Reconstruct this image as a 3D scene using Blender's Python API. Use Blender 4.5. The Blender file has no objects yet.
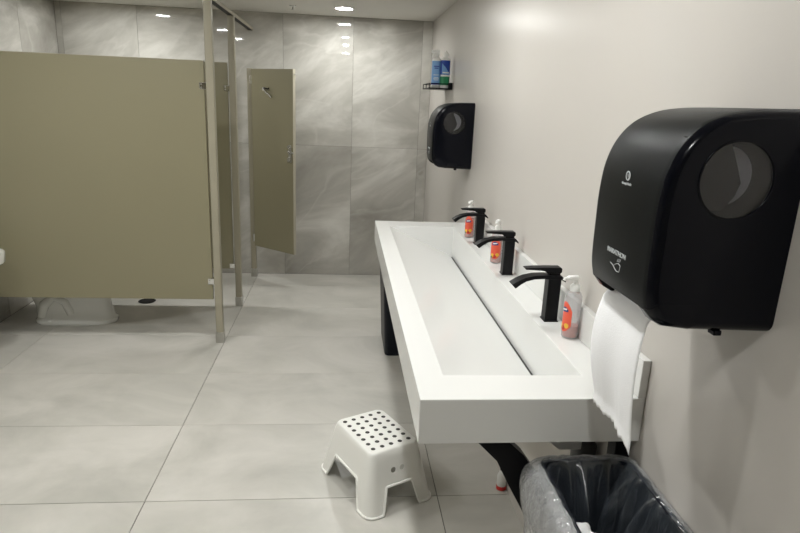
import bpy, bmesh, math, random
from mathutils import Vector, Matrix, noise

random.seed(7)
S = bpy.context.scene
COL = S.collection
PI = math.pi

# ------------------------------------------------------------------ camera, world, exposure
CAM_H, F_PX = 1.6, 603.02
PITCH, YAW, ROLL = 0.264777, 0.099322, 0.042441
cy, sy, cp, sp = math.cos(YAW), math.sin(YAW), math.cos(PITCH), math.sin(PITCH)
fwd = Vector((sy * cp, cy * cp, -sp))
rgt = Vector((cy, -sy, 0))
upv = rgt.cross(fwd)
cr, sr = math.cos(ROLL), math.sin(ROLL)
r2 = rgt * cr + upv * sr
u2 = -rgt * sr + upv * cr
cd = bpy.data.cameras.new('camera')
cd.sensor_fit = 'HORIZONTAL'
cd.sensor_width = 36.0
cd.lens = F_PX * 36.0 / 800.0
cd.clip_start = 0.02
cam = bpy.data.objects.new('camera', cd)
COL.objects.link(cam)
cam.matrix_world = Matrix(((r2.x, u2.x, -fwd.x, 0), (r2.y, u2.y, -fwd.y, 0), (r2.z, u2.z, -fwd.z, CAM_H), (0, 0, 0, 1)))
S.camera = cam

world = bpy.data.worlds.new('world')
S.world = world
world.use_nodes = True
world.node_tree.nodes['Background'].inputs[0].default_value = (0.9, 0.95, 1, 1)
world.node_tree.nodes['Background'].inputs[1].default_value = 0.02

S.view_settings.view_transform = 'Standard'
S.view_settings.look = 'None'
S.view_settings.exposure = 0.0
S.view_settings.gamma = 1.0
S.view_settings.use_curve_mapping = False
LAMP = 345.0                      # radiance of a downlight lens
LAMP_COL = (0.99, 1.0, 0.975)

# ------------------------------------------------------------------ room numbers
XL, XR, YF, YB = -2.38, 0.754, -1.415, 5.55
ZC, ZS, YS = 2.40, 2.29, 4.37      # main ceiling, lowered ceiling, its front edge

# ------------------------------------------------------------------ materials
def srgb(r, g, b):
    f = lambda c: (c / 255 / 12.92) if c / 255 <= 0.04045 else ((c / 255 + 0.055) / 1.055) ** 2.4
    return (f(r), f(g), f(b), 1)

def mat(name, col, rough=0.5, metal=0.0, spec=0.5, coat=0.0, coat_rough=0.05, bump=0.0, bump_scale=200, var=0.0, var_scale=3.0):
    m = bpy.data.materials.new(name)
    m.use_nodes = True
    nt = m.node_tree
    b = nt.nodes['Principled BSDF']
    if len(col) == 3: col = (*col, 1)
    b.inputs['Base Color'].default_value = col
    b.inputs['Roughness'].default_value = rough
    b.inputs['Metallic'].default_value = metal
    b.inputs['Specular IOR Level'].default_value = spec
    b.inputs['Coat Weight'].default_value = coat
    b.inputs['Coat Roughness'].default_value = coat_rough
    tc = nt.nodes.new('ShaderNodeTexCoord')
    n = nt.nodes.new('ShaderNodeTexNoise')
    n.inputs['Scale'].default_value = var_scale
    n.inputs['Detail'].default_value = 5
    nt.links.new(tc.outputs['Object'], n.inputs['Vector'])
    mx = nt.nodes.new('ShaderNodeMix'); mx.data_type = 'RGBA'
    mx.inputs[6].default_value = tuple(c * (1 - var) for c in col[:3]) + (1,)
    mx.inputs[7].default_value = tuple(min(1, c * (1 + var)) for c in col[:3]) + (1,)
    nt.links.new(n.outputs['Fac'], mx.inputs[0])
    nt.links.new(mx.outputs[2], b.inputs['Base Color'])
    if bump:
        n2 = nt.nodes.new('ShaderNodeTexNoise'); n2.inputs['Scale'].default_value = bump_scale
        nt.links.new(tc.outputs['Object'], n2.inputs['Vector'])
        bp = nt.nodes.new('ShaderNodeBump'); bp.inputs['Strength'].default_value = bump; bp.inputs['Distance'].default_value = 0.002
        nt.links.new(n2.outputs['Fac'], bp.inputs['Height']); nt.links.new(bp.outputs['Normal'], b.inputs['Normal'])
    return m

def stone(name, dark, mid, light, rough, scale, warp, vein, axis_scale=(1, 1, 1), lo=0.3, hi=0.72, rot=(0, 0, 0)):
    """polished stone-look porcelain: cloudy base plus soft veins, every tile cut from another place of the slab"""
    m = bpy.data.materials.new(name); m.use_nodes = True
    nt = m.node_tree; L = nt.links.new
    b = nt.nodes['Principled BSDF']
    geo = nt.nodes.new('ShaderNodeNewGeometry')
    oi = nt.nodes.new('ShaderNodeObjectInfo')
    off = nt.nodes.new('ShaderNodeMath'); off.operation = 'MULTIPLY'; off.inputs[1].default_value = 37.0
    L(oi.outputs['Random'], off.inputs[0])
    add = nt.nodes.new('ShaderNodeVectorMath'); add.operation = 'ADD'
    L(geo.outputs['Position'], add.inputs[0]); L(off.outputs[0], add.inputs[1])
    mp = nt.nodes.new('ShaderNodeMapping'); mp.vector_type = 'TEXTURE'; mp.inputs['Scale'].default_value = axis_scale
    mp.inputs['Rotation'].default_value = rot
    L(add.outputs[0], mp.inputs['Vector'])
    n1 = nt.nodes.new('ShaderNodeTexNoise'); n1.inputs['Scale'].default_value = scale; n1.inputs['Detail'].default_value = 9
    n1.inputs['Roughness'].default_value = 0.58; n1.inputs['Distortion'].default_value = warp
    L(mp.outputs[0], n1.inputs['Vector'])
    r1 = nt.nodes.new('ShaderNodeValToRGB')
    e = r1.color_ramp.elements
    e[0].position = lo; e[0].color = dark; e[1].position = hi; e[1].color = light
    k = e.new((lo + hi) / 2); k.color = mid
    L(n1.outputs['Fac'], r1.inputs[0])
    n2 = nt.nodes.new('ShaderNodeTexNoise'); n2.inputs['Scale'].default_value = scale * 0.8; n2.inputs['Detail'].default_value = 4
    n2.inputs['Distortion'].default_value = warp * 1.6
    L(mp.outputs[0], n2.inputs['Vector'])
    r2_ = nt.nodes.new('ShaderNodeValToRGB'); e = r2_.color_ramp.elements
    e[0].position = 0.485; e[0].color = (0, 0, 0, 1); e[1].position = 0.53; e[1].color = (0, 0, 0, 1)
    k = e.new(0.503); k.color = (1, 1, 1, 1)
    L(n2.outputs['Fac'], r2_.inputs[0])
    vm = nt.nodes.new('ShaderNodeMath'); vm.operation = 'MULTIPLY'; vm.inputs[1].default_value = vein
    L(r2_.outputs['Color'], vm.inputs[0])
    mx = nt.nodes.new('ShaderNodeMix'); mx.data_type = 'RGBA'; mx.inputs[7].default_value = light
    L(vm.outputs[0], mx.inputs[0]); L(r1.outputs['Color'], mx.inputs[6]); L(mx.outputs[2], b.inputs['Base Color'])
    b.inputs['Roughness'].default_value = rough
    return m

def emit(name, col, strength):
    m = bpy.data.materials.new(name); m.use_nodes = True
    nt = m.node_tree
    nt.nodes.remove(nt.nodes['Principled BSDF'])
    e = nt.nodes.new('ShaderNodeEmission'); e.inputs[0].default_value = (*col, 1); e.inputs[1].default_value = strength
    nt.links.new(e.outputs[0], nt.nodes['Material Output'].inputs[0])
    return m

def film(name, tint, body, gloss_rough, w_trans, w_gloss, crinkle=0.0, cscale=40, fres=0.6):
    """thin clear or smoked plastic"""
    m = bpy.data.materials.new(name); m.use_nodes = True
    nt = m.node_tree; L = nt.links.new
    nt.nodes.remove(nt.nodes['Principled BSDF'])
    t = nt.nodes.new('ShaderNodeBsdfTransparent'); t.inputs[0].default_value = (*tint, 1)
    d = nt.nodes.new('ShaderNodeBsdfDiffuse'); d.inputs[0].default_value = (*body, 1)
    g = nt.nodes.new('ShaderNodeBsdfGlossy'); g.inputs['Roughness'].default_value = gloss_rough; g.inputs[0].default_value = (1, 1, 1, 1)
    m1 = nt.nodes.new('ShaderNodeMixShader'); m1.inputs[0].default_value = w_trans
    L(d.outputs[0], m1.inputs[1]); L(t.outputs[0], m1.inputs[2])
    lw = nt.nodes.new('ShaderNodeLayerWeight'); lw.inputs[0].default_value = 0.35
    mu = nt.nodes.new('ShaderNodeMath'); mu.operation = 'MULTIPLY_ADD'; mu.inputs[1].default_value = fres; mu.inputs[2].default_value = w_gloss
    L(lw.outputs['Fresnel'], mu.inputs[0])
    m2 = nt.nodes.new('ShaderNodeMixShader')
    L(mu.outputs[0], m2.inputs[0]); L(m1.outputs[0], m2.inputs[1]); L(g.outputs[0], m2.inputs[2])
    if crinkle:
        tc = nt.nodes.new('ShaderNodeTexCoord')
        n = nt.nodes.new('ShaderNodeTexNoise'); n.inputs['Scale'].default_value = cscale; n.inputs['Detail'].default_value = 6; n.inputs['Distortion'].default_value = 1.0; n.noise_type = 'RIDGED_MULTIFRACTAL'; n.normalize = True
        L(tc.outputs['Object'], n.inputs['Vector'])
        bp = nt.nodes.new('ShaderNodeBump'); bp.inputs['Strength'].default_value = crinkle; bp.inputs['Distance'].default_value = 0.01
        L(n.outputs['Fac'], bp.inputs['Height'])
        L(bp.outputs[0], g.inputs['Normal']); L(bp.outputs[0], lw.inputs['Normal']); L(bp.outputs[0], d.inputs['Normal'])
    L(m2.outputs[0], nt.nodes['Material Output'].inputs[0])
    return m

M = {}
M['wall'] = mat('painted_wall', srgb(200, 195, 189), 0.3, spec=0.26, var=0.015, var_scale=1.2, bump=0.012, bump_scale=25)
M['ceiling'] = mat('ceiling_paint', srgb(222, 220, 214), 0.8, var=0.01)
M['grout'] = mat('grout', srgb(120, 116, 108), 0.9, var=0.08, var_scale=30)
M['fgrout'] = mat('floor_grout', srgb(92, 86, 80), 0.9, var=0.08, var_scale=30)
M['walltile'] = stone('wall_stone', srgb(154, 151, 144), srgb(182, 179, 172), srgb(224, 222, 216), 0.025, 2.0, 0.5, 0.2, (2.0, 2.0, 0.85), 0.3, 0.71, (math.radians(22), math.radians(-22), 0))
M['floortile'] = stone('floor_stone', srgb(184, 182, 175), srgb(202, 199, 192), srgb(218, 214, 208), 0.33, 1.7, 0.6, 0.0, (1, .75, 1), 0.3, 0.72)
M['panel'] = mat('partition_laminate', srgb(142, 136, 111), 0.38, var=0.02, var_scale=2, bump=0.03, bump_scale=300)
M['paneledge'] = mat('partition_edge', srgb(178, 172, 155), 0.45, var=0.02)
M['post'] = mat('powder_coated_post', srgb(160, 154, 136), 0.38, var=0.02, bump=0.02)
M['steel'] = mat('brushed_steel', (0.55, 0.54, 0.51), 0.3, 1.0, var=0.06, var_scale=40)
M['chrome'] = mat('chrome', (0.75, 0.75, 0.74), 0.12, 1.0, var=0.02)
M['solid'] = mat('solid_surface_white', srgb(227, 227, 225), 0.2, spec=0.45, var=0.006, var_scale=6)
M['ceramic'] = mat('ceramic_white', srgb(225, 225, 220), 0.1, coat=0.4, var=0.01)
M['slot'] = mat('drain_slot_black', (0.01, 0.01, 0.01), 0.5, var=0.1)
M['blackmetal'] = mat('matt_black_metal', (0.007, 0.007, 0.008), 0.38, spec=0.13, var=0.1, bump=0.02, bump_scale=500)
M['blackplastic'] = mat('black_plastic', (0.0075, 0.0085, 0.0090), 0.38, spec=0.13, var=0.08, bump=0.12, bump_scale=1400)
M['blackgloss'] = mat('black_gloss_plastic', (0.0025, 0.003, 0.006), 0.16, spec=0.18, var=0.08)
M['binplastic'] = mat('bin_plastic', (0.005, 0.007, 0.013), 0.4, spec=0.2, var=0.1, bump=0.05, bump_scale=300)
M['grey'] = mat('grey_plastic', srgb(70, 70, 70), 0.5, var=0.04)
M['print'] = mat('grey_print', srgb(196, 200, 202), 0.5, var=0.02)
M['stool'] = mat('stool_plastic', srgb(240, 239, 234), 0.36, var=0.01, bump=0.03, bump_scale=600)
M['rubber'] = mat('dark_grip_rubber', srgb(58, 56, 54), 0.7, var=0.05)
M['paper'] = mat('towel_paper', srgb(248, 248, 250), 0.95, spec=0.1, var=0.015, var_scale=60, bump=0.35, bump_scale=380)
M['white'] = mat('white_plastic', srgb(235, 235, 232), 0.3, var=0.01)
M['dark'] = mat('dark_recess', (0.006, 0.006, 0.007), 0.6, var=0.1)
M['lens'] = emit('downlight_lens', LAMP_COL, LAMP)
M['dimlens'] = emit('downlight_lens_dimmed', LAMP_COL, LAMP * 0.84)  # output lowered to soften the light on sink front and far wall
M['bag'] = film('clear_bin_liner', (0.95, 0.96, 0.98), (0.5, 0.58, 0.68), 0.22, 0.94, 0.05, 0.12, 20, 0.45)
M['cuff'] = film('bunched_bin_liner', (0.93, 0.94, 0.96), (0.8, 0.81, 0.83), 0.14, 0.68, 0.1, 0.6, 75)
M['smoke'] = film('smoked_window', (0.72, 0.72, 0.74), (0.02, 0.02, 0.02), 0.1, 0.95, 0.012)
M['red'] = mat('red_plastic', srgb(190, 40, 35), 0.4, var=0.03)
M['soap'] = film('clear_soap_bottle', (0.9, 0.9, 0.91), (0.78, 0.78, 0.79), 0.08, 0.74, 0.05)
M['soapliquid'] = mat('pink_soap', srgb(225, 135, 120), 0.25, var=0.03)
M['lblue'] = mat('label_light_blue', srgb(120, 165, 215), 0.35, var=0.05, var_scale=30)
M['dblue'] = mat('label_blue', srgb(25, 65, 160), 0.35, var=0.05, var_scale=30)
M['green'] = mat('label_green', srgb(30, 130, 85), 0.35, var=0.05, var_scale=30)
M['orange'] = mat('label_orange', srgb(232, 92, 66), 0.4, var=0.06, var_scale=40)
M['yellow'] = mat('label_yellow', srgb(240, 190, 60), 0.4, var=0.05)
M['navy'] = mat('label_navy', srgb(40, 50, 120), 0.4, var=0.05)
M['leaf'] = mat('label_leaf', srgb(60, 110, 60), 0.4, var=0.05)

# ------------------------------------------------------------------ helpers
def tag(o, label=None, cat=None, group=None, kind=None):
    if label: o['label'] = label
    if cat: o['category'] = cat
    if group: o['group'] = group
    if kind: o['kind'] = kind
    return o

def thing(name, label, cat, loc=(0, 0, 0), rotz=0, group=None):
    o = bpy.data.objects.new(name, None); COL.objects.link(o)
    o.empty_display_size = 0.05
    o.location = loc; o.rotation_euler = (0, 0, rotz)
    return tag(o, label, cat, group)

def obj(name, bm, m, parent=None, smooth=None, bevel=0, seg=2):
    me = bpy.data.meshes.new(name)
    bmesh.ops.recalc_face_normals(bm, faces=bm.faces)
    bm.to_mesh(me); bm.free()
    me.materials.append(M[m])
    o = bpy.data.objects.new(name, me); COL.objects.link(o)
    if parent: o.parent = parent
    if smooth is not None:
        me.shade_smooth(); me.set_sharp_from_angle(angle=math.radians(smooth))
    if bevel:
        b = o.modifiers.new('bevel', 'BEVEL'); b.width = bevel; b.segments = seg; b.limit_method = 'ANGLE'; b.angle_limit = math.radians(35)
        b.harden_normals = False
    return o

def nb(): return bmesh.new()

def box(bm, x0, x1, y0, y1, z0, z1):
    v = [bm.verts.new(p) for p in ((x0, y0, z0), (x1, y0, z0), (x1, y1, z0), (x0, y1, z0), (x0, y0, z1), (x1, y0, z1), (x1, y1, z1), (x0, y1, z1))]
    for f in ((0, 3, 2, 1), (4, 5, 6, 7), (0, 1, 5, 4), (1, 2, 6, 5), (2, 3, 7, 6), (3, 0, 4, 7)):
        bm.faces.new([v[i] for i in f])
    return bm

def bx(*a): return box(nb(), *a)

def loft(bm, rings, cap=True, closed=True):
    """rings: lists of points of equal length"""
    vs = [[bm.verts.new(p) for p in r] for r in rings]
    n = len(vs[0])
    for a, b in zip(vs, vs[1:]):
        for i in range(n if closed else n - 1):
            j = (i + 1) % n
            bm.faces.new((a[i], a[j], b[j], b[i]))
    if cap:
        bm.faces.new(list(reversed(vs[0]))); bm.faces.new(vs[-1])
    return vs

def lathe(bm, prof, c=(0, 0, 0), n=24, axis='Z', cap=True):
    rings = []
    for r, h in prof:
        ring = []
        for i in range(n):
            a = 2 * PI * i / n
            p = (r * math.cos(a), r * math.sin(a), h)
            if axis == 'Y': p = (p[0], p[2], p[1])
            if axis == 'X': p = (p[2], p[0], p[1])
            ring.append((c[0] + p[0], c[1] + p[1], c[2] + p[2]))
        rings.append(ring)
    loft(bm, rings, cap)
    return bm

def tube(bm, pts, r, n=10, closed=False, cap=True):
    pts = [Vector(p) for p in pts]
    N = len(pts); rings = []
    up0 = None
    for i, p in enumerate(pts):
        if closed: t = (pts[(i + 1) % N] - pts[i - 1]).normalized()
        else: t = (pts[min(i + 1, N - 1)] - pts[max(i - 1, 0)]).normalized()
        if up0 is None:
            up0 = Vector((0, 0, 1)) if abs(t.z) < 0.9 else Vector((1, 0, 0))
        a = (up0 - t * up0.dot(t)).normalized(); up0 = a
        b = t.cross(a)
        rr = r[i] if isinstance(r, (list, tuple)) else r
        rings.append([p + a * rr * math.cos(2 * PI * k / n) + b * rr * math.sin(2 * PI * k / n) for k in range(n)])
    if closed:
        rings.append(rings[0])
        vs = [[bm.verts.new(q) for q in rg] for rg in rings[:-1]]
        vs.append(vs[0])
        for A, B in zip(vs, vs[1:]):
            for k in range(n):
                j = (k + 1) % n
                try: bm.faces.new((A[k], A[j], B[j], B[k]))
                except ValueError: pass
    else:
        loft(bm, rings, cap)
    return bm

def sweep(bm, prof, y0, y1):
    """polygon prof [(x,z)] extruded from y0 to y1"""
    loft(bm, [[(x, y0, z) for x, z in prof], [(x, y1, z) for x, z in prof]])
    return bm

def rrect(w, d, r, n=6, cx=0, cyy=0):
    out = []
    for sx, sy_, a0 in ((1, 1, 0), (-1, 1, 90), (-1, -1, 180), (1, -1, 270)):
        for i in range(n + 1):
            a = math.radians(a0 + 90 * i / n)
            out.append((cx + sx * (w / 2 - r) + r * math.cos(a), cyy + sy_ * (d / 2 - r) + r * math.sin(a)))
    return out

def text_mesh(name, s, size, m, parent, loc, xdir, ydir, depth=0.0004, sx=1.0):
    c = bpy.data.curves.new(name, 'FONT'); c.body = s; c.size = size; c.align_x = 'CENTER'; c.align_y = 'CENTER'; c.extrude = depth; c.offset = size * .018
    t = bpy.data.objects.new(name, c); COL.objects.link(t)
    bpy.context.view_layer.update()
    me = bpy.data.meshes.new_from_object(t.evaluated_get(bpy.context.evaluated_depsgraph_get()))
    bpy.data.objects.remove(t)
    X, Y = Vector(xdir), Vector(ydir); Z = X.cross(Y)
    mtx = Matrix(((X.x * sx, Y.x, Z.x, loc[0]), (X.y * sx, Y.y, Z.y, loc[1]), (X.z * sx, Y.z, Z.z, loc[2]), (0, 0, 0, 1)))
    me.transform(mtx)
    me.materials.clear(); me.materials.append(M[m])
    o = bpy.data.objects.new(name, me); COL.objects.link(o); o.parent = parent
    return o

def dup(root, loc, rotz=None, label=None, group=None):
    r = root.copy(); COL.objects.link(r); r.location = loc
    if rotz is not None: r.rotation_euler = (0, 0, rotz)
    if label: r['label'] = label
    if group: r['group'] = group
    for ch in list(root.children):
        c = ch.copy(); COL.objects.link(c); c.parent = r
        for g in list(ch.children):
            d = g.copy(); COL.objects.link(d); d.parent = c
    return r

def struct(name, bm, m, label, cat, parent=None):
    o = obj(name, bm, m, parent)
    if not parent: tag(o, label, cat, kind='structure')
    return o

# ------------------------------------------------------------------ the room
floor = struct('floor', bx(XL - .1, XR + .1, YF - .1, YB + .1, -0.12, -0.005), 'fgrout', 'floor of large pale grey stone-look tiles with thin dark joints', 'floor')
fx = [XL, -1.98, -0.78, 0.417, XR]
fy = [YF] + [2.185 + 0.6 * k for k in range(-5, 6)] + [YB]
G = 0.0016
tile_cache = {}
def tile(name, parent, x0, x1, y0, y1, z0, z1, m):
    key = (m, round(x1 - x0, 4), round(y1 - y0, 4), round(z1 - z0, 4))
    if key not in tile_cache:
        bm = bx(-(x1 - x0) / 2, (x1 - x0) / 2, -(y1 - y0) / 2, (y1 - y0) / 2, -(z1 - z0) / 2, (z1 - z0) / 2)
        bmesh.ops.bevel(bm, geom=bm.edges[:], offset=0.0007, segments=1, affect='EDGES')
        o = obj(name, bm, m, parent); tile_cache[key] = o.data
    else:
        o = bpy.data.objects.new(name, tile_cache[key]); COL.objects.link(o); o.parent = parent
    o.location = ((x0 + x1) / 2, (y0 + y1) / 2, (z0 + z1) / 2)
    return o
for i in range(len(fx) - 1):
    for j in range(len(fy) - 1):
        if fy[j + 1] - fy[j] > 0.02:
            tile('floor_tile', floor, fx[i] + G, fx[i + 1] - G, fy[j] + G, fy[j + 1] - G, -0.008, 0.0, 'floortile')

wall_back = struct('wall_back', bx(XL - .1, XR + .1, YB + .008, YB + .12, -0.1, ZC + .1), 'grout', 'far wall clad in tall polished grey veined stone-look tiles', 'wall')
bxs = [XL, -2.333, -1.733, -1.133, -0.533, 0.067, 0.667, XR]
for i in range(len(bxs) - 1):
    for z0, z1 in ((0, 1.2), (1.2, ZS)):
        tile('wall_tile', wall_back, bxs[i] + .001, bxs[i + 1] - .001, YB, YB + .01, z0 + .001, z1 - .001, 'walltile')
wall_left = struct('wall_left', bx(XL - .12, XL - .008, YF - .1, YB + .1, -0.1, ZC + .1), 'grout', 'left wall behind the stalls clad in polished grey veined tiles', 'wall')
ly = [YB - 0.6 * k for k in range(12)] + [YF]
for i in range(len(ly) - 1):
    for z0, z1 in ((0, 1.2), (1.2, ZC)):
        tile('wall_tile', wall_left, XL - .01, XL, ly[i + 1] + .001, ly[i] - .001, z0 + .001, min(z1, ZC) - .001, 'walltile')
struct('wall_right', bx(XR, XR + .12, YF - .1, YB, -0.1, ZC + .1), 'wall', 'smooth satin beige painted wall behind the trough sink', 'wall')
struct('wall_front', bx(XL, XR, YF - .12, YF, 0, ZC + .1), 'panel', 'olive beige wall opposite the tiled far wall', 'wall')
struct('baseboard_right', bx(XR - .028, XR, YF, YB, 0, 0.09), 'wall', 'low beige skirting along the painted wall under the sink', 'baseboard')
ceil = struct('ceiling', bx(XL, XR, YF, YS + .02, ZC, ZC + .1), 'ceiling', 'plain white painted ceiling with recessed downlights', 'ceiling')
obj('soffit', bx(XL, XR, YS, YB, ZS, ZC + .1), 'ceiling', ceil)

# ------------------------------------------------------------------ downlights
def downlight(x, y, z, label, lens='lens'):
    t = thing('downlight', label, 'downlight', (x, y, z), 0, 'recessed ceiling downlights')
    bm = lathe(nb(), [(0.063, -0.004), (0.066, -0.007), (0.080, -0.005), (0.082, 0.0), (0.063, 0.0)], n=32, cap=False)
    obj('trim_ring', bm, 'white', t, 40)
    obj('lens', lathe(nb(), [(0.0625, -0.0045), (0.0625, -0.001)], n=32), lens, t)
    return t
downlight(-0.017, 5.05, ZS, 'round lit downlight in the lowered ceiling in front of the tiled wall', 'dimlens')
downlight(-1.68, 4.95, ZS, 'round lit downlight in the lowered ceiling above the toilet stalls', 'dimlens')
ord_ = ['nearest the lowered ceiling', 'second from the lowered ceiling', 'farthest from the lowered ceiling']
for i, yy in enumerate((2.68, 1.51, -0.05)):
    downlight(0.0, yy, ZC, 'round downlight in the high ceiling above the walkway, ' + ord_[i], 'lens' if yy > 0 else 'dimlens')
    if yy > 0: downlight(-1.55, yy + .12, ZC, 'round downlight in the high ceiling along the left wall, ' + ord_[i])

sp_ = thing('sprinkler_head', 'tiny white fire sprinkler head in the lowered ceiling beside the downlight', 'sprinkler', (-0.41, 5.08, ZS))
obj('escutcheon', lathe(nb(), [(0.028, 0), (0.028, -0.004), (0.012, -0.008)], n=20), 'white', sp_, 40)
obj('deflector', lathe(nb(), [(0.005, -0.006), (0.005, -0.026), (0.016, -0.028), (0.016, -0.03)], n=16), 'steel', sp_, 40)

# ------------------------------------------------------------------ toilet stalls
PX = -0.805
def post(y, label, ztop=2.14):
    t = thing('stall_post', label, 'post', (PX, y, 0), 0, 'stall posts')
    bm = nb()
    pr = rrect(0.046, 0.05, 0.006, 3)
    loft(bm, [[(x, yy, z) for x, yy in pr] for z in (0.0, ztop)])
    obj('shaft', bm, 'post', t, 40)
    bm = nb(); pr = rrect(0.054, 0.058, 0.006, 3)
    loft(bm, [[(x, yy, z) for x, yy in pr] for z in (0.0, 0.075)])
    obj('shoe', bm, 'steel', t, 40, 0.0015)
    return t
post(3.875, 'tall beige stall post nearest the camera with a steel shoe')
post(4.63, 'middle beige stall post with a steel shoe beside the second partition')
post(5.46, 'beige stall post at the far tiled wall carrying the open door', 1.83)

hr = thing('headrail', 'long metal headrail running over the tops of the stall posts', 'rail', (PX, 3.84, 2.14))
obj('rail_bar', sweep(nb(), [(-0.024, 0), (-0.018, 0), (-0.018, 0.014), (0.018, 0.014), (0.018, 0), (0.024, 0), (0.024, 0.022), (-0.024, 0.022)], 0.0, YB - 3.84), 'post', hr)
obj('slot_shade', bx(-0.0178, 0.0178, 0.002, YB - 3.85, 0.0005, 0.0139), 'dark', hr)  # dark fill standing in for the shade inside the rail channel

def partition(y, label, H_, zlo):
    t = thing('stall_partition', label, 'partition', (XL, y, 0.3), 0, 'stall partitions')
    L = PX - 0.036 - XL
    obj('panel', bx(0.004, L, -0.0125, 0.0125, 0, H_), 'panel', t, None, 0.003)
    obj('edge_band', bx(0.004, L, -0.0115, 0.0115, H_, H_ + .003), 'paneledge', t)
    for z in (zlo, 1.35):
        c = obj('clip', bx(L - 0.028, L + 0.014, -0.02, 0.02, z - 0.02, z + 0.02), 'chrome', t, None, 0.003)
        for zz in (-0.009, 0.009):
            obj('screw', lathe(nb(), [(0.0045, -0.022), (0.0045, -0.019)], (L - 0.016, 0, z + zz), 10, 'Y'), 'steel', c)
    return t
partition(3.88, 'large beige partition panel filling the left side in front of the toilet', 1.493, .125)
partition(4.635, 'second beige partition panel seen through the gap between two stall posts', 1.525, .025)

# open door: hinge on the far post, free edge swung into the room
HX, HY = -0.79, 5.43
ang = math.atan2(5.105 - HY, -0.408 - HX)
DW = math.hypot(5.105 - HY, -0.408 - HX)
dr = thing('stall_door', 'beige stall door standing open in front of the tiled wall', 'door', (HX, HY, 0.3), ang)
DZ = 1.525
obj('panel', bx(0.012, DW, -0.0125, 0.0125, 0, DZ), 'panel', dr, None, 0.002)
obj('edge_strip', bx(DW, DW + 0.004, -0.0135, 0.0135, 0, DZ), 'paneledge', dr)
for z in (0.06, DZ - 0.1):
    obj('hinge', lathe(nb(), [(0.011, 0), (0.011, 0.07)], (0.006, -0.012, z - 0.02), 12), 'chrome', dr, 40)
hk = obj('coat_hook', lathe(nb(), [(0.015, 0), (0.015, -0.006)], (0.165, -0.0125, 1.365), 14, 'Y'), 'chrome', dr, 40)
obj('hook_prong', tube(nb(), [(0.17, -0.016, 1.372), (0.20, -0.03, 1.372), (0.24, -0.034, 1.366), (0.252, -0.036, 1.374)], 0.006, 8), 'blackmetal', hk, 60)
obj('hook_prong', tube(nb(), [(0.175, -0.016, 1.36), (0.21, -0.03, 1.335), (0.245, -0.034, 1.322), (0.27, -0.03, 1.295)], 0.006, 8), 'chrome', hk, 60)
lt = obj('latch', bx(DW - 0.052, DW - 0.02, -0.0145, -0.0125, 0.785, 0.925), 'steel', dr, None, 0.002)
for z in (0.91, 0.87, 0.815, 0.80):
    obj('knob', lathe(nb(), [(0.012, -0.016), (0.014, -0.022), (0.011, -0.032), (0.004, -0.034)], (DW - 0.036, 0, z), 14, 'Y'), 'chrome', lt, 40)
obj('latch_bolt', bx(DW - 0.03, DW + 0.012, -0.021, -0.0165, 0.86, 0.872), 'chrome', lt, None, 0.001)
obj('stop_pin', lathe(nb(), [(0.004, 0), (0.004, 0.018)], (DW + 0.004, 0, DZ - 0.04), 10, 'X'), 'steel', dr)

# ------------------------------------------------------------------ toilet behind the partition
TY = 4.27
to = thing('toilet', 'white floor-mounted toilet seen below the large partition panel', 'toilet', (XL, TY, 0))
def egg(x0, x1, hw, z, n=40, sq=2.4):
    out = []
    xm = x0 + (x1 - x0) * 0.42
    for i in range(n):
        a = 2 * PI * i / n; c, s = math.cos(a), math.sin(a)
        rx = (x1 - xm) if c > 0 else (xm - x0)
        e = 2 / (sq if c > 0 else 3.6)
        out.append((xm + rx * math.copysign(abs(c) ** e, c), hw * math.copysign(abs(s) ** e, s), z))
    return out
rings = [egg(.24, .77, .125, .0), egg(.235, .775, .13, .006), egg(.235, .775, .13, .03), egg(.245, .755, .118, .042), egg(.245, .735, .105, .12),
         egg(.22, .735, .115, .2), egg(.19, .76, .15, .28), egg(.17, .785, .178, .345), egg(.165, .79, .184, .375), egg(.165, .79, .182, .385),
         egg(.24, .77, .155, .385), egg(.27, .75, .14, .34), egg(.32, .66, .09, .25)]
bm = nb(); loft(bm, rings); obj('bowl', bm, 'ceramic', to, 50)
obj('trapway', tube(nb(), [(.30, -.095, .06), (.33, -.105, .15), (.40, -.105, .21), (.47, -.1, .17), (.50, -.095, .08)], [.03, .034, .034, .032, .03], 12), 'ceramic', to, 60)
for s in (-1, 1):
    obj('bolt_cap', lathe(nb(), [(.014, 0), (.013, .012), (.006, .018)], (.36, s * .118, .03), 12), 'white', to, 50)
bm = nb(); loft(bm, [egg(.25, .795, .186, .388), egg(.25, .797, .188, .398), egg(.25, .792, .184, .408), egg(.29, .72, .118, .408), egg(.29, .72, .118, .39)], cap=False); obj('seat', bm, 'white', to, 50)
bm = nb(); pr = rrect(.024, .36, .01, 3)
loft(bm, [[(x + .238 - .03 * k, y, .41 + .36 * k) for x, y in rrect(.02, .36 - .14 * k * k, .009, 3)] for k in (0, .25, .5, .75, 1)]); obj('lid', bm, 'white', to, 50)
bm = nb(); loft(bm, [[(x + .1, y, z) for x, y in rrect(w, d, .03, 5)] for z, w, d in ((.385, .15, .34), (.4, .16, .37), (.72, .18, .41), (.725, .18, .41))]); obj('tank', bm, 'ceramic', to, 50)
bm = nb(); loft(bm, [[(x + .101, y, z) for x, y in rrect(w, d, .03, 5)] for z, w, d in ((.725, .19, .425), (.75, .195, .43), (.76, .185, .42))]); obj('tank_lid', bm, 'ceramic', to, 50)
obj('flush_lever', tube(nb(), [(.19, -.14, .66), (.205, -.14, .66), (.21, -.11, .657), (.212, -.07, .652)], .007, 8), 'chrome', to, 60)

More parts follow.
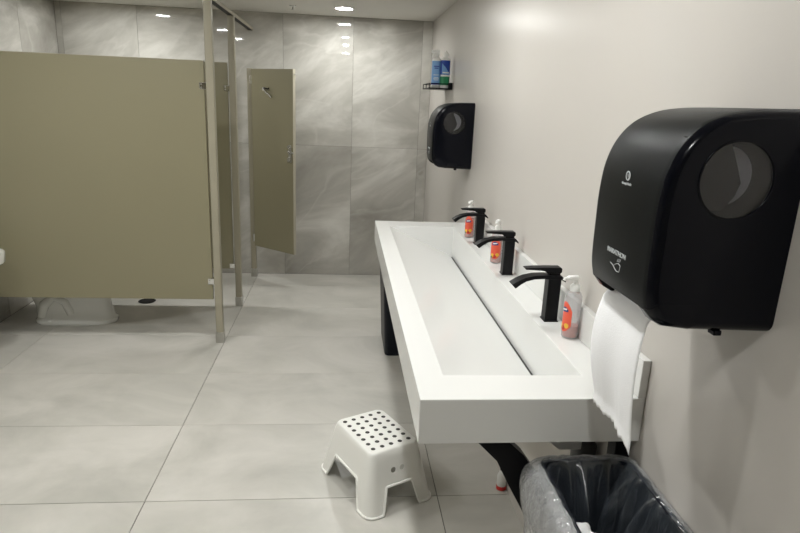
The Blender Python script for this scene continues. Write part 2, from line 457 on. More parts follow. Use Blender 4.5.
fd = thing('floor_drain', 'round black floor drain under the second stall partition', 'drain', (-1.535, 4.70, 0.0))
obj('drain_rim', lathe(nb(), [(.062, 0), (.066, .003), (.055, .004), (.053, .001)], n=28, cap=False), 'blackmetal', fd, 40)
obj('drain_plate', lathe(nb(), [(.054, 0.0), (.054, .002)], n=28), 'dark', fd)
for k in range(-3, 4):
    w = math.sqrt(max(0.0001, .05 ** 2 - (k * .014) ** 2))
    obj('grate_bar', bx(k * .014 - .002, k * .014 + .002, -w, w, .002, .0038), 'blackmetal', fd)

# urinal at the frame's left edge
ur = thing('urinal', 'white urinal whose lip just shows at the left picture edge', 'urinal', (XL, 3.575, 0.45))
def urs(w, d, z, n=10):
    pts = [(0, -w / 2, z)]
    for i in range(n + 1):
        a = -PI / 2 + PI * i / n
        pts.append((max(0.02, d * math.cos(a) ** 0.7 if math.cos(a) > 1e-6 else 0.02), w / 2 * math.sin(a), z))
    pts.append((0, w / 2, z)); return pts
bm = nb(); loft(bm, [urs(.2, .16, 0.0), urs(.28, .26, .05), urs(.34, .38, .13), urs(.36, .418, .155), urs(.36, .424, .215), urs(.355, .415, .225), urs(.33, .2, .28), urs(.34, .14, .45), urs(.36, .16, .62), urs(.3, .1, .66)])
obj('bowl', bm, 'ceramic', ur, 50)
obj('flush_pipe', tube(nb(), [(.06, 0, .66), (.06, 0, .78), (.055, 0, .82), (0, 0, .83)], .016, 12), 'chrome', ur, 50)

# ------------------------------------------------------------------ trough sink
SX0, SX1, SY0, SY1, SZ, SB = 0.191, XR - 0.0005, 1.293, 3.53, 0.919, 0.800
IX0, IX1, IY0, IY1 = 0.267, 0.641, 1.427, 3.382
ts = thing('trough_sink', 'long white trough sink with a sloping basin mounted along the beige wall', 'sink', (0, 0, 0))
bm = nb()
V = lambda *p: bm.verts.new(p)
def q(*v): return bm.faces.new(v)
o0, o1, o2, o3 = V(SX0, SY0, SZ), V(SX1, SY0, SZ), V(SX1, SY1, SZ), V(SX0, SY1, SZ)
i0, i1, i2, i3 = V(IX0, IY0, SZ), V(IX1, IY0, SZ), V(IX1, IY1, SZ), V(IX0, IY1, SZ)
q(o0, o1, i1, i0); q(o1, o2, i2, i1); q(o2, o3, i3, i2); q(o3, o0, i0, i3)
b0, b1, b2, b3 = V(SX0, SY0, SB), V(SX1, SY0, SB), V(SX1, SY1, SB), V(SX0, SY1, SB)
q(o0, b0, b1, o1); q(o1, b1, b2, o2); q(o2, b2, b3, o3); q(o3, b3, b0, o0)
SLX, SLZ = 0.630, 0.748
r0, r1 = V(SLX, IY0, SLZ), V(SLX, IY1, SLZ)            # foot of the ramp
k0, k1 = V(IX1, IY0, SLZ - .03), V(IX1, IY1, SLZ - .03)  # foot of the back wall, in the slot
g0, g1 = V(SLX, IY0, SLZ - .03), V(SLX, IY1, SLZ - .03)
q(i0, r0, r1, i3); q(r0, g0, g1, r1); q(g0, k0, k1, g1); q(i1, i2, k1, k0)
q(i0, i1, k0, g0, r0); q(i3, r1, g1, k1, i2)
# underside with the wedge of the basin
UY0, UY1 = IY0 - .015, IY1 + .015
u0, u1, u2, u3 = V(IX0 + .2, UY0, SB), V(IX1 + .02, UY0, SB), V(IX1 + .02, UY1, SB), V(IX0 + .2, UY1, SB)
q(b0, u0, u1, b1); q(b1, u1, u2, b2); q(b2, u2, u3, b3); q(b3, u3, u0, b0)
w0, w1, w2, w3 = V(.60, UY0, .703), V(IX1 + .02, UY0, .703), V(IX1 + .02, UY1, .703), V(.60, UY1, .703)
q(u0, w0, w1, u1); q(u1, w1, w2, u2); q(u2, w2, w3, u3); q(u3, w3, w0, u0); q(w0, w1, w2, w3)
obj('basin', bm, 'solid', ts, None, 0.0022, 2)
obj('backsplash', bx(XR - .021, XR - .0005, SY0, SY1, SZ + .0004, SZ + .101), 'solid', ts, None, 0.0015)
obj('drain_slot', bx(SLX + .0004, IX1 - .0004, IY0 + .001, IY1 - .001, SLZ - .028, SLZ - .006), 'slot', ts)

def bracket(y, label):
    t = thing('sink_bracket', label, 'bracket', (0, y, 0), 0, 'black brackets under the sink')
    obj('wall_post', bx(.712, XR - .001, 0, .045, 0.091, SB - .001), 'blackmetal', t, None, .002)
    # bent brace: steep lower run, flatter upper run
    L_ = [(.332, SB - .002), (.402, .727), (.440, .653), (.482, .577), (.712, .17)]
    R_ = [(.412, SB - .002), (.472, .742), (.535, .653), (.565, .577), (.712, .30)]
    bm = nb(); sweep(bm, L_ + list(reversed(R_)), 0, .04); obj('brace', bm, 'blackmetal', t, None, .002)
    return t
bracket(1.325, 'bent black metal bracket under the near end of the sink behind the bin')
bracket(3.40, 'bent black metal bracket under the far end of the sink')

wp = thing('waste_pipe', 'dark grey waste pipe under the sink beside the wall bracket', 'pipe', (.714, 1.51, 0))
obj('trap_body', lathe(nb(), [(.03, .50), (.036, .51), (.036, .66), (.028, .675), (.02, .703)], n=20), 'grey', wp, 40)
obj('wall_tube', tube(nb(), [(0.02, 0, .58), (.03, 0, .58), (XR - .7145, 0, .58)], .018, 12), 'grey', wp, 50)

# ------------------------------------------------------------------ faucets
def faucet(y, label):
    t = thing('faucet', label, 'faucet', (0.6935, y, SZ), 0, 'black waterfall faucets')
    obj('body', bx(-.0215, .0215, -.0205, .0205, .003, .146), 'blackmetal', t, None, .0025)
    obj('base_plate', bx(-.024, .024, -.024, .024, 0, .004), 'blackmetal', t, None, .001)
    top = [(.036, .142), (.0225, .157), (-.035, .159), (-.07, .157), (-.10, .150), (-.122, .140), (-.143, .126)]
    bot = [(.036, .136), (.0225, .144), (-.035, .147), (-.07, .145), (-.095, .138), (-.113, .127), (-.13, .113)]
    bm = nb(); sweep(bm, top + list(reversed(bot)), -.0215, .0215); obj('spout', bm, 'blackmetal', t, 40, .0015)
    obj('neck', bx(-.018, .018, -.014, .014, .155, .168), 'blackmetal', t, None, .002)
    hp = [(.018, .166), (.0215, .169), (.0215, .181), (.017, .185), (-.035, .1845), (-.075, .183), (-.103, .1805), (-.099, .176), (-.075, .175), (-.032, .172), (-.029, .166)]
    bm = nb(); sweep(bm, hp, -.0165, .0165); obj('handle', bm, 'blackmetal', t, 35, .0015)
    return t
faucet(1.853, 'matt black waterfall faucet nearest the large paper towel dispenser')
faucet(2.41, 'matt black waterfall faucet in the middle of the three')
faucet(2.965, 'matt black waterfall faucet at the far end of the sink')

# ------------------------------------------------------------------ pump soap bottles
def arc_label(bm, r, a0, a1, z0, z1, n=10):
    vs = [[bm.verts.new((r * math.cos(a0 + (a1 - a0) * i / n), r * math.sin(a0 + (a1 - a0) * i / n), z)) for i in range(n + 1)] for z in (z0, z1)]
    for i in range(n): bm.faces.new((vs[0][i], vs[0][i + 1], vs[1][i + 1], vs[1][i]))
    return bm
def curved_label(r, a0, a1, zlo, zhi, n=14):
    """label patch on a cylinder with curved bottom and top, z limits given as functions of t"""
    bm = nb()
    lo = [bm.verts.new((r * math.cos(a0 + (a1 - a0) * i / n), r * math.sin(a0 + (a1 - a0) * i / n), zlo(i / n))) for i in range(n + 1)]
    hi = [bm.verts.new((r * math.cos(a0 + (a1 - a0) * i / n), r * math.sin(a0 + (a1 - a0) * i / n), zhi(i / n))) for i in range(n + 1)]
    for i in range(n):
        bm.faces.new((lo[i], lo[i + 1], hi[i + 1], hi[i]))
    return bm
def soap(x, y, rot, label, body='soap', full=False):
    t = thing('soap_bottle', label, 'soap bottle', (x, y, SZ), rot, 'pump soap bottles')
    R = .0255
    obj('bottle', lathe(nb(), [(.02, 0), (.024, .002), (R, .007), (R, .125), (.0245, .135), (.02, .145), (.0145, .149), (.0145, .153)], n=32), body, t, 50)
    obj('soap_fill', lathe(nb(), [(.02, .004), (R - .003, .008), (R - .003, .040 if not full else .11)], n=24), 'soapliquid', t, 50)
    obj('collar', lathe(nb(), [(.0145, .150), (.015, .152), (.015, .166), (.010, .172)], n=24), 'white', t, 50)
    obj('pump_stem', lathe(nb(), [(.0065, .170), (.0065, .186)], n=14), 'white', t, 50)
    bm = nb(); loft(bm, [[(px + dx, py, z) for px, py in rrect(w, d, d * .45, 5)] for z, w, d, dx in ((.184, .024, .016, -.005), (.188, .040, .018, -.011), (.194, .042, .018, -.012), (.198, .036, .014, -.011))])
    ph = obj('pump_head', bm, 'white', t, 50)
    obj('nozzle', tube(nb(), [(-.03, 0, .192), (-.04, 0, .191), (-.043, 0, .186)], .0045, 8), 'white', ph, 50)
    lab = obj('front_label', curved_label(R + .0006, PI - .95, PI + .95, lambda u: .022 + .02 * (2 * u - 1) ** 2, lambda u: .118 - .03 * (2 * u - 1) ** 2), 'orange', t, 50)
    obj('brand_patch', curved_label(R + .0012, PI - .62, PI + .5, lambda u: .083 + .004 * u, lambda u: .101 - .008 * (2 * u - 1) ** 2), 'navy', lab, 50)
    obj('brand_text', curved_label(R + .0016, PI - .45, PI + .32, lambda u: .089 + .003 * u, lambda u: .094 + .003 * u), 'white', lab, 50)
    for a, z, r_, c in ((-.45, .038, .0085, 'yellow'), (-.05, .034, .008, 'red'), (.4, .042, .008, 'yellow'), (.05, .052, .006, 'orange')):
        obj('fruit_print', curved_label(R + .0012, PI + a - r_ / R, PI + a + r_ / R, lambda u: z - r_ * math.sqrt(max(0, 1 - (2 * u - 1) ** 2)), lambda u: z + r_ * math.sqrt(max(0, 1 - (2 * u - 1) ** 2))), c, lab, 50)
    obj('leaf_print', curved_label(R + .0013, PI - .75, PI - .4, lambda u: .026, lambda u: .026 + .01 * math.sin(PI * u)), 'leaf', lab, 50)
    return t
soap(.7075, 1.70, math.radians(15), 'clear pump soap bottle standing between the nearest faucet and the towel sheet', 'soap')
soap(.692, 2.595, math.radians(62), 'orange-labelled pump soap bottle behind the middle faucet', 'soap', True)
soap(.676, 3.12, math.radians(62), 'orange-labelled pump soap bottle behind the farthest faucet', 'soap', True)

# ------------------------------------------------------------------ paper towel dispensers
def catmull(P, n=6):
    out = []
    for i in range(len(P) - 1):
        p0, p1, p2, p3 = P[max(i - 1, 0)], P[i], P[i + 1], P[min(i + 2, len(P) - 1)]
        for k in range(n):
            t = k / n
            out.append(tuple(0.5 * (2 * b + (c - a) * t + (2 * a - 5 * b + 4 * c - d) * t * t + (3 * b - a - 3 * c + d) * t ** 3) for a, b, c, d in zip(p0, p1, p2, p3)))
    out.append(P[-1]); return out
def dispenser(y, label):
    # local frame: origin on the wall at the near lower corner, -x out of the wall, y along the wall
    t = thing('towel_dispenser', label, 'dispenser', (XR - .0005, y, 1.232), 0, 'black paper towel dispensers')
    W = .262
    front = catmull([(.231, .040), (.2375, .075), (.2395, .15), (.2395, .215), (.2335, .272), (.216, .318), (.185, .353), (.142, .373), (.095, .381), (.045, .384), (0, .385)], 5)
    prof = [(0, .0), (.15, .004), (.152, .036), (.222, .034)] + front
    cx_, cz_ = .11, .21
    def ring(yy, ins):
        out = []
        for d, z in prof:
            dd = d if d < .01 else d + (cx_ - d) * ins / .13
            zz = z + (cz_ - z) * ins / .2
            out.append((-dd, yy, zz))
        return out
    st = [(.0, .020), (.0015, .0135), (.006, .007), (.013, .0025), (.022, 0), (W - .022, 0), (W - .013, .0025), (W - .006, .007), (W - .0015, .0135), (W, .02)]
    bm = nb(); vs = loft(bm, [ring(*s) for s in st], cap=False)
    bm.faces.new(vs[-1])
    # near end cap with the round window opening
    wc, wr = (-.117, .268), .064
    cv = [bm.verts.new((wc[0] + wr * math.cos(2 * PI * i / 40), 0, wc[1] + wr * math.sin(2 * PI * i / 40))) for i in range(40)]
    ed = [bm.edges.new((cv[i], cv[(i + 1) % 40])) for i in range(40)]
    od = [bm.edges.get((vs[0][i], vs[0][(i + 1) % len(vs[0])])) for i in range(len(vs[0]))]
    bmesh.ops.triangle_fill(bm, use_beauty=True, use_dissolve=False, edges=ed + od)
    c = obj('cover', bm, 'blackplastic', t, 32)
    c.data.materials.append(M['blackgloss'])
    for p in c.data.polygons:                     # end caps are glossier than the front shell
        if abs(p.normal.y) > .35: p.material_index = 1
    # cheeks below the front shell on both sides of the paper slot
    ck = [(.15, .004), (.196, .010), (.214, .020), (.225, .034), (.2300, .0395), (.15, .0395)]
    def cring(yy, ins): return [(-(d + (cx_ - d) * ins / .13), yy, z + (cz_ - z) * ins / .2) for d, z in ck]
    for stn in (st[:5] + [(.040, 0)], [(W - .040, 0)] + st[5:]):
        bm = nb(); loft(bm, [cring(q_[0] + (-.0005 if q_[0] < .1 else .0005), q_[1] - .0006) for q_ in stn]); obj('cheek', bm, 'blackgloss', t, 32)
    obj('tear_bar', bx(-.2, -.19, .04, W - .04, .022, .036), 'blackmetal', t)
    obj('release_tab', bx(-.10, -.085, .01, .03, -.006, .004), 'blackgloss', t, None, .002)
    ro = obj('paper_roll', lathe(nb(), [(.02, .032), (.050, .030), (.050, W - .03), (.02, W - .03)], (-.122, 0, .272), 32, 'Y'), 'paper', t, 50)
    bm = nb(); sweep(bm, [(-.122, .215), (-.104, .24), (-.097, .262), (-.106, .285), (-.128, .335), (-.205, .335), (-.205, .215)], .018, .026); obj('roll_arm', bm, 'dark', ro)
    obj('window', lathe(nb(), [(wr - .0005, .001), (wr - .0005, .0035)], (wc[0], 0, wc[1]), 40, 'Y'), 'smoke', t)
    bm = nb(); tube(bm, [(wc[0] + (wr + .0005) * math.cos(2 * PI * i / 48), .0005, wc[1] + (wr + .0005) * math.sin(2 * PI * i / 48)) for i in range(48)], .0022, 8, closed=True)
    obj('window_rim', bm, 'blackgloss', t, 60)
    # printed marks on the front
    fxx = -.2402
    em = obj('emblem', lathe(nb(), [(.0088, 0), (.0088, .0006)], (fxx + .0025, .132, .257), 24, 'X'), 'print', t)
    obj('emblem_centre', sweep(nb(), [(fxx + .0020, .2505), (fxx + .0019, .2635), (fxx + .0021, .2635), (fxx + .0022, .2505)], .1305, .1335), 'blackplastic', em)
    obj('emblem_leaf', tube(nb(), [(fxx + .0024, .132 + .0048 * math.cos(2 * PI * i / 16), .2575 + .0048 * math.sin(2 * PI * i / 16)) for i in range(16)], .0005, 6, closed=True), 'blackplastic', em)
    text_mesh('lettering', 'Georgia-Pacific', .0062, 'print', t, (fxx + .0018, .132, .2425), (0, -1, 0), (0, 0, 1))
    text_mesh('lettering', 'MARATHON', .0125, 'print', t, (fxx + .0005, .132, .112), (0, -1, 0), (0, 0, 1), sx=1.12)
    # hand under a sheet symbol
    hp = [(.152, .089), (.140, .087), (.131, .082), (.123, .079), (.112, .080), (.110, .092), (.118, .095), (.128, .092), (.134, .088)]
    obj('hand_symbol', tube(nb(), [(fxx + .0008, a, b) for a, b in hp], .0006, 6), 'print', t)
    for k in range(3):
        obj('hand_symbol', tube(nb(), [(fxx + .0006, .124 - k * .005, .097 + k * .0006), (fxx + .0006, .121 - k * .005, .103 + k * .0006)], .0006, 6), 'print', t)
    return t
dispenser(.930, 'large black paper towel dispenser close to the camera on the beige wall')
dispenser(3.56, 'smaller-looking black paper towel dispenser at the far end of the sink')

# hanging sheet of the near dispenser
NX, NZ = 22, 40
bm = nb(); g = []
yA, yB, zT, zB = .993, 1.172, 1.262, .975
rt = random.Random(3)
tear = [rt.uniform(-.007, .005) for _ in range(NX + 1)]
for j in range(NZ + 1):
    v = j / NZ; row = []
    for i in range(NX + 1):
        u = i / NX
        zb = zB + .008 * u + tear[i] * .9 - (.014 * max(0, 1 - u * 9))
        z = zT + (zb - zT) * v
        x = .562 - .002 * min(1, v * 3) - .020 * math.sin(PI * min(1, v * 1.1)) * (0.5 + .5 * u) - .004 * math.sin(3 * PI * u) * v + .03 * max(0, .12 - v) / .12 * .6
        row.append(bm.verts.new((x, yA + (yB - yA) * u + .006 * math.sin(PI * v) * u - .004 * v * (1 - u), z)))
    g.append(row)
for j in range(NZ):
    for i in range(NX):
        bm.faces.new((g[j][i], g[j][i + 1], g[j + 1][i + 1], g[j + 1][i]))
sh = tag(obj('towel_sheet', bm, 'paper', None, 180), 'white paper towel sheet with torn end hanging from the near dispenser', 'paper towel')
sm = sh.modifiers.new('thick', 'SOLIDIFY'); sm.thickness = .0006

# ------------------------------------------------------------------ corner shelf with bottles
sf = thing('wall_shelf', 'small black wall shelf with a wire rail above the far dispenser', 'shelf', (XR - .001, 4.38, 1.705))
obj('plate', bx(-.168, 0, 0, .34, 0, .008), 'blackmetal', sf, None, .002)
rail = [(-.001, .003, .036), (-.164, .003, .036), (-.164, .337, .036), (-.001, .337, .036)]
obj('rail', tube(nb(), rail, .003, 8), 'blackmetal', sf, 50)
for a, b in ((-.164, .003), (-.164, .337), (-.164, .17)):
    obj('rail_post', tube(nb(), [(a, b, .008), (a, b, .036)], .003, 8), 'blackmetal', sf, 50)
obj('mount', bx(-.028, 0, .0, .34, .0, .045), 'blackmetal', sf, None, .002)
def cleaner(x, y, rot, kind, label):
    t = thing('cleaner_bottle', label, 'bottle', (x, y, 1.7135), rot, 'cleaning bottles on the wall shelf')
    pr = lambda w, d, z: [(px, py, z) for px, py in rrect(w, d, min(w, d) * .45, 6)]
    bm = nb(); loft(bm, [pr(.060, .044, 0), pr(.066, .05, .005), pr(.066, .05, .186), pr(.062, .046, .196), pr(.036, .03, .204), pr(.026, .026, .206), pr(.026, .026, .212)]); obj('body', bm, 'white', t, 50)
    if kind == 0:
        bm = nb(); loft(bm, [pr(.032, .032, .21), pr(.032, .032, .228), pr(.028, .026, .23)]); obj('cap', bm, 'white', t, 50)
        bm = nb(); sweep(bm, [(-.042, .238), (-.04, .252), (.01, .256), (.018, .246), (.018, .228), (-.012, .228)], -.01, .01); h_ = obj('spray_head', bm, 'white', t, 50, .002)
        obj('trigger', tube(nb(), [(-.022, 0, .236), (-.03, 0, .222), (-.032, 0, .206)], .004, 8), 'white', h_, 50)
    else:
        bm = nb(); loft(bm, [pr(.034, .034, .208), pr(.036, .036, .232), pr(.03, .03, .236)]); obj('cap', bm, 'white', t, 50)
        obj('spout', lathe(nb(), [(.009, .236), (.007, .246), (.004, .25)], n=14), 'white', t, 50)
    def wrap(nm, m_, z0, z1, e, parent, half=None):
        bm = nb()
        loft(bm, [[(px, py, z) for px, py in rrect(.066 + e, .05 + e, .0225 + e / 2, 6)] for z in (z0, z1)], cap=False)
        if half:
            bmesh.ops.delete(bm, geom=[f for f in bm.faces if not half(f.calc_center_median())], context='FACES')
        return obj(nm, bm, m_, parent, 60)
    if kind == 0:
        l = wrap('label', 'lblue', .022, .182, .001, t)
        wrap('label_band', 'dblue', .022, .034, .002, l)
        for i, (z, w) in enumerate(((.142, .036), (.130, .028), (.086, .04), (.068, .034), (.06, .038), (.052, .03))):
            obj('label_print', bx(-w / 2, w / 2, -.0262, -.0256, z, z + (.007 if i < 2 else .003)), 'dblue' if i < 2 else 'white', l)
    else:
        l = wrap('label', 'dblue', .09, .186, .001, t)
        wrap('label_band', 'green', .02, .078, .001, t)
        bm = nb(); sweep(bm, [(-.03, .093), (.028, .093), (.0, .135), (-.03, .165)], -.0262, -.0256); obj('label_print', bm, 'lblue', l)
        obj('label_print', bx(-.024, .02, -.0268, -.0263, .1, .108), 'white', l)
    return t
cleaner(.645, 4.46, math.radians(-8), 0, 'white spray bottle with a light blue label on the wall shelf')
cleaner(.702, 4.425, math.radians(5), 1, 'white bottle with dark blue and green label on the wall shelf')

# ------------------------------------------------------------------ step stool
def stool():
    t = thing('step_stool', 'white plastic step stool with dark grip dots standing beside the sink', 'stool', (.156, 2.296, 0), math.radians(27.5))
    TW, TD, BW, BD, H = .235, .318, .322, .446, .25        # local x = short side, y = long side
    NP = 40                                                # samples per quarter
    def peri(k, rr):                                        # fine perimeter of a rounded rectangle, uniform along each straight
        w, d, r = TW + (BW - TW) * k, TD + (BD - TD) * k, rr
        out = []
        def line(a, b, n):
            for i in range(n): out.append((a[0] + (b[0] - a[0]) * i / n, a[1] + (b[1] - a[1]) * i / n))
        def arc(cx_, cy_, a0, n):
            for i in range(n):
                a = math.radians(a0 + 90 * i / n); out.append((cx_ + r * math.cos(a), cy_ + r * math.sin(a)))
        hw, hd = w / 2, d / 2
        line((hw, -hd + r), (hw, hd - r), 60); arc(hw - r, hd - r, 0, 10)
        line((hw - r, hd), (-hw + r, hd), 48); arc(-hw + r, hd - r, 90, 10)
        line((-hw, hd - r), (-hw, -hd + r), 60); arc(-hw + r, -hd + r, 180, 10)
        line((-hw + r, -hd), (hw - r, -hd), 48); arc(hw - r, -hd + r, 270, 10)
        return out
    n = len(peri(0, .03))
    # height of the lower edge along the perimeter
    lift = []
    for nseg, hh in ((60, .115), (10, 0), (48, .105), (10, 0), (60, .115), (10, 0), (48, .105), (10, 0)):
        for i in range(nseg):
            if hh == 0: lift.append(0); continue
            u = i / nseg; e = min(u, 1 - u)
            a0, a1 = (.10, .20) if nseg == 60 else (.13, .21)
            s = max(0, min(1, (e - a0) / (a1 - a0))); s = s * s * (3 - 2 * s) * .35 + s * .65
            lift.append(hh * s)
    bm = nb(); rows = []
    R = lambda k: .032 + .012 * k
    # top edge rounding
    for dz, dk in ((0, -.16), (-.002, -.085), (-.006, -.03), (-.014, .03)):
        pp = peri(dk, R(0)); rows.append([bm.verts.new((x, y, H + dz)) for x, y in pp])
    for s in [i / 14 for i in range(1, 15)]:
        row = []
        for i in range(n):
            z0 = H - .014; z = z0 + (lift[i] - z0) * s
            k = (H - z) / H
            row.append((i, z, k))
        # interpolate between top and bottom outlines
        A, B = peri(0, R(0)), peri(1, R(1))
        rows.append([bm.verts.new((A[i][0] + (B[i][0] - A[i][0]) * k, A[i][1] + (B[i][1] - A[i][1]) * k, z)) for i, z, k in row])
    for a, b in zip(rows, rows[1:]):
        for i in range(n):
            j = (i + 1) % n; bm.faces.new((a[i], a[j], b[j], b[i]))
    bm.faces.new(rows[0])
    edge = [v.co.copy() for v in rows[-1]]
    me = bpy.data.meshes.new('shell'); bmesh.ops.recalc_face_normals(bm, faces=bm.faces); bm.to_mesh(me); bm.free()
    o = bpy.data.objects.new('shell', me); COL.objects.link(o)
    so = o.modifiers.new('thick', 'SOLIDIFY'); so.thickness = .0035; so.offset = -1
    # cutter for the finger holes of both ends
    cb = nb()
    for sgn in (-1, 1):
        for xx in (-.021, .021):
            lathe(cb, [(.0115, .10), (.0115, .26)] if sgn > 0 else [(.0115, -.26), (.0115, -.10)], (xx, 0, .168), 20, 'Y')
    bmesh.ops.recalc_face_normals(cb, faces=cb.faces)
    cm = bpy.data.meshes.new('cutter'); cb.to_mesh(cm); cb.free()
    c = bpy.data.objects.new('cutter', cm); COL.objects.link(c)
    bo = o.modifiers.new('holes', 'BOOLEAN'); bo.operation = 'DIFFERENCE'; bo.object = c; bo.solver = 'EXACT'
    bpy.context.view_layer.update()
    res = bpy.data.meshes.new_from_object(o.evaluated_get(bpy.context.evaluated_depsgraph_get()))
    bpy.data.objects.remove(o); bpy.data.objects.remove(c)
    res.name = 'shell'; res.materials.clear(); res.materials.append(M['stool'])
    res.shade_smooth(); res.set_sharp_from_angle(angle=math.radians(35))
    sh_ = bpy.data.objects.new('shell', res); COL.objects.link(sh_); sh_.parent = t
    bm = nb(); tube(bm, [e + Vector((0, 0, .005)) for e in edge], .0055, 8, closed=True)
    obj('edge_rim', bm, 'stool', t, 60)
    first = None
    for i in range(5):
        for j in range(7):
            if first is None:
                first = obj('grip_dot', lathe(nb(), [(.0095, -.001), (.0095, .0006), (.0085, .0012)], n=16), 'rubber', t, 50)
                d_ = first
            else:
                d_ = first.copy(); COL.objects.link(d_)
            d_.location = ((i - 2) * .0425, (j - 3) * .0405, H)
    return t
stool()

# ------------------------------------------------------------------ waste bins
def bin_(x0, x1, y0, y1, label):
    t = thing('waste_bin', label, 'bin', ((x0 + x1) / 2, (y0 + y1) / 2, 0), 0, 'tall narrow black waste bins')
    w, d = x1 - x0, y1 - y0
    H = .75
    R_ = lambda w_, d_, z: [(px, py, z) for px, py in rrect(w_, d_, .03, 6)]
    bm = nb(); loft(bm, [R_(w - .088, d - .09, .0), R_(w - .082, d - .084, .006), R_(w - .014, d - .014, .70), R_(w - .014, d - .014, H - .004), R_(w - .026, d - .026, H - .004), R_(w - .026, d - .026, .70), R_(w - .094, d - .096, .012)])
    obj('body', bm, 'binplastic', t, 40)
    bm = nb(); loft(bm, [R_(w - .014, d - .014, .722), R_(w, d, .722), R_(w, d, H - .003), R_(w - .006, d - .006, H), R_(w - .026, d - .026, H), R_(w - .026, d - .026, .735)], cap=False)
    obj('rim', bm, 'binplastic', t, 40)
    return t
NBX = (.494, .738, .80, 1.30)
bin_(*NBX, 'tall black waste bin under the near dispenser lined with a clear bag')
bin_(.246, .50, 3.60, 4.10, 'tall black waste bin standing beyond the far end of the sink')

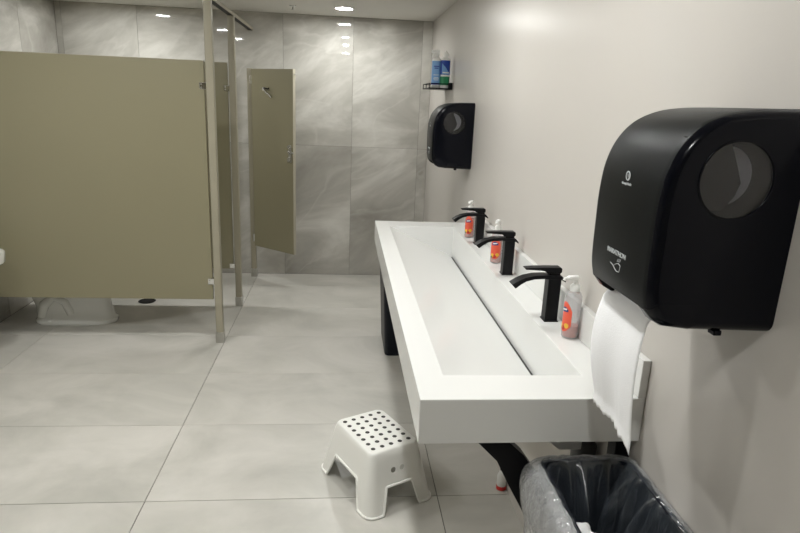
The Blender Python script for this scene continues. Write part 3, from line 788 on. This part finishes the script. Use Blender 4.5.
# clear liner folded over the near bin: lining inside, bunched cuff outside
def liner():
    cx_, cy_ = (NBX[0] + NBX[1]) / 2, (NBX[2] + NBX[3]) / 2
    w, d = NBX[1] - NBX[0], NBX[3] - NBX[2]
    NS = 300
    t = thing('bin_liner', 'crinkled clear plastic bag folded over the rim of the near bin', 'bin bag', (cx_, cy_, 0))
    def loop(off):
        ww, dd, r = w + 2 * off, d + 2 * off, max(.012, .03 + off)
        base = rrect(ww, dd, r, 10)
        L = [0]
        for i in range(len(base)):
            a, b = base[i], base[(i + 1) % len(base)]
            L.append(L[-1] + math.hypot(b[0] - a[0], b[1] - a[1]))
        out = []; k = 0
        for i in range(NS):
            s = L[-1] * i / NS
            while L[k + 1] < s: k += 1
            a, b = base[k], base[(k + 1) % len(base)]
            f = (s - L[k]) / max(1e-9, L[k + 1] - L[k])
            out.append((a[0] + (b[0] - a[0]) * f, a[1] + (b[1] - a[1]) * f))
        return out
    rp = random.Random(11)
    pleats = [(rp.random() * NS, rp.uniform(.014, .034), rp.uniform(1.6, 3.6), rp.uniform(-22, 22)) for _ in range(34)]
    def pleat(i, dep):
        e_ = 0
        for p0, a_, w_, dr_ in pleats:
            x_ = (i - p0 - dr_ * dep + NS / 2) % NS - NS / 2
            if abs(x_) < 4 * w_: e_ += a_ * math.exp(-(x_ / w_) ** 2)
        return e_
    def ridge(p): return 1 - 2 * abs(noise.noise(p))
    inner = [(-.075, .03), (-.062, .12), (-.052, .24), (-.042, .36), (-.034, .46), (-.029, .54), (-.025, .60), (-.0225, .65), (-.020, .69), (-.018, .72), (-.016, .74), (-.012, .7515), (-.004, .7555)]
    outer = [(-.004, .7555), (.004, .7545), (.010, .748), (.014, .737), (.0165, .722), (.0175, .705), (.017, .685), (.015, .66), (.012, .635), (.009, .61), (.006, .585), (.004, .56), (.003, .535), (.003, .51)]
    def grid(prof, outside):
        bm = nb(); rows = []
        for k, (off, z) in enumerate(prof):
            row = []
            for i, (x, y) in enumerate(loop(off)):
                nrm = Vector((x - max(-w / 2 + .03, min(w / 2 - .03, x)), y - max(-d / 2 + .03, min(d / 2 - .03, y)), 0))
                nrm = nrm.normalized() if nrm.length > 1e-6 else Vector((0, 0, 0))
                ph = i / NS * 2 * PI; dep = .7555 - z
                c, s_ = math.cos(ph), math.sin(ph)
                if outside:
                    f = .5 + .5 * ridge(Vector((c * 9 + dep * 6, s_ * 9, dep * 9))) + .35 * ridge(Vector((c * 26, s_ * 26 + dep * 20, dep * 16 + 4)))
                    e = f * .0125 * min(1, dep / .02)
                    if nrm.x < -.3: e += .012 * math.sin(min(1, dep / .16) * PI)
                    cr_ = .0042 * ridge(Vector((x * 45, y * 45, z * 45))) * min(1, .25 + dep / .05)
                else:
                    f = 1.3 * max(0, ridge(Vector((c * 7 + .5 * dep, s_ * 7, dep * .9 + 7)))) ** 2.5 + .5 * max(0, ridge(Vector((c * 17 + dep, s_ * 17, dep * 1.6 + 2)))) ** 2
                    e = -(f * .010 + pleat(i, dep)) * min(1, dep / .10)
                    cr_ = .0014 * noise.noise(Vector((x * 40, y * 40, z * 25)))
                zz = z
                if z > .735: zz += .006 * noise.noise(Vector((x * 30, y * 30, 5))) + .004 * noise.noise(Vector((x * 90, y * 90, 2)))
                if outside and k == len(prof) - 1: zz += .04 * noise.noise(Vector((c * 3, s_ * 3, 3))) + .01 * noise.noise(Vector((ph * 9, 1, 2)))
                xr, yr = x + nrm.x * (e + cr_), y + nrm.y * (e + cr_)
                xr = min(xr, XR - .002 - cx_); yr = min(yr, 1.322 - cy_)
                row.append(bm.verts.new((xr, yr, zz)))
            rows.append(row)
        for a, b in zip(rows, rows[1:]):
            for i in range(NS):
                j = (i + 1) % NS; bm.faces.new((a[i], a[j], b[j], b[i]))
        return bm
    for nm, pf, out_, m_ in (('lining', inner, False, 'bag'), ('cuff', outer, True, 'cuff')):
        o = obj(nm, grid(pf, out_), m_, t, 75)
        sd = o.modifiers.new('sub', 'SUBSURF'); sd.levels = 1; sd.render_levels = 1
    return t
liner()

def crumple(loc, size, seed, label, flat=(1, 1, 1)):
    bm = nb(); bmesh.ops.create_icosphere(bm, subdivisions=4, radius=size)
    for v in bm.verts:
        n = v.co.normalized()
        f = abs(noise.noise(n * 1.6 + Vector((seed, 0, 0)))) * .9 + abs(noise.noise(n * 3.2 + Vector((0, seed, 0)))) * .25
        v.co = Vector((n.x * flat[0], n.y * flat[1], n.z * flat[2])) * size * (.7 + f)
    o = obj('crumpled_towel', bm, 'paper', None, 28); o.location = loc
    return tag(o, label, 'paper towel', 'used towels in the bin')
crumple((.556, 1.09, .648), .056, 4.2, 'crumpled white paper towel lying on top inside the near bin', (.7, 1.1, .9))
crumple((.600, .98, .57), .06, 8.1, 'crumpled white paper towel deeper inside the near bin', (1, 1.2, .8))

# small bottle on the floor by the wall, seen past the brace
sb = thing('small_bottle', 'small white bottle with red base on the floor behind the sink bracket', 'bottle', (.703, 2.225, 0))
sb.scale = (1.35, 1.35, 1.35)
obj('body', lathe(nb(), [(.013, .012), (.015, .016), (.015, .05), (.008, .066), (.006, .07)], n=18), 'white', sb, 50)
obj('red_base', lathe(nb(), [(.013, 0), (.016, .002), (.016, .013), (.013, .015)], n=18), 'red', sb, 50)
obj('black_cap', lathe(nb(), [(.007, .068), (.008, .07), (.008, .085), (.005, .088)], n=14), 'blackmetal', sb, 50)
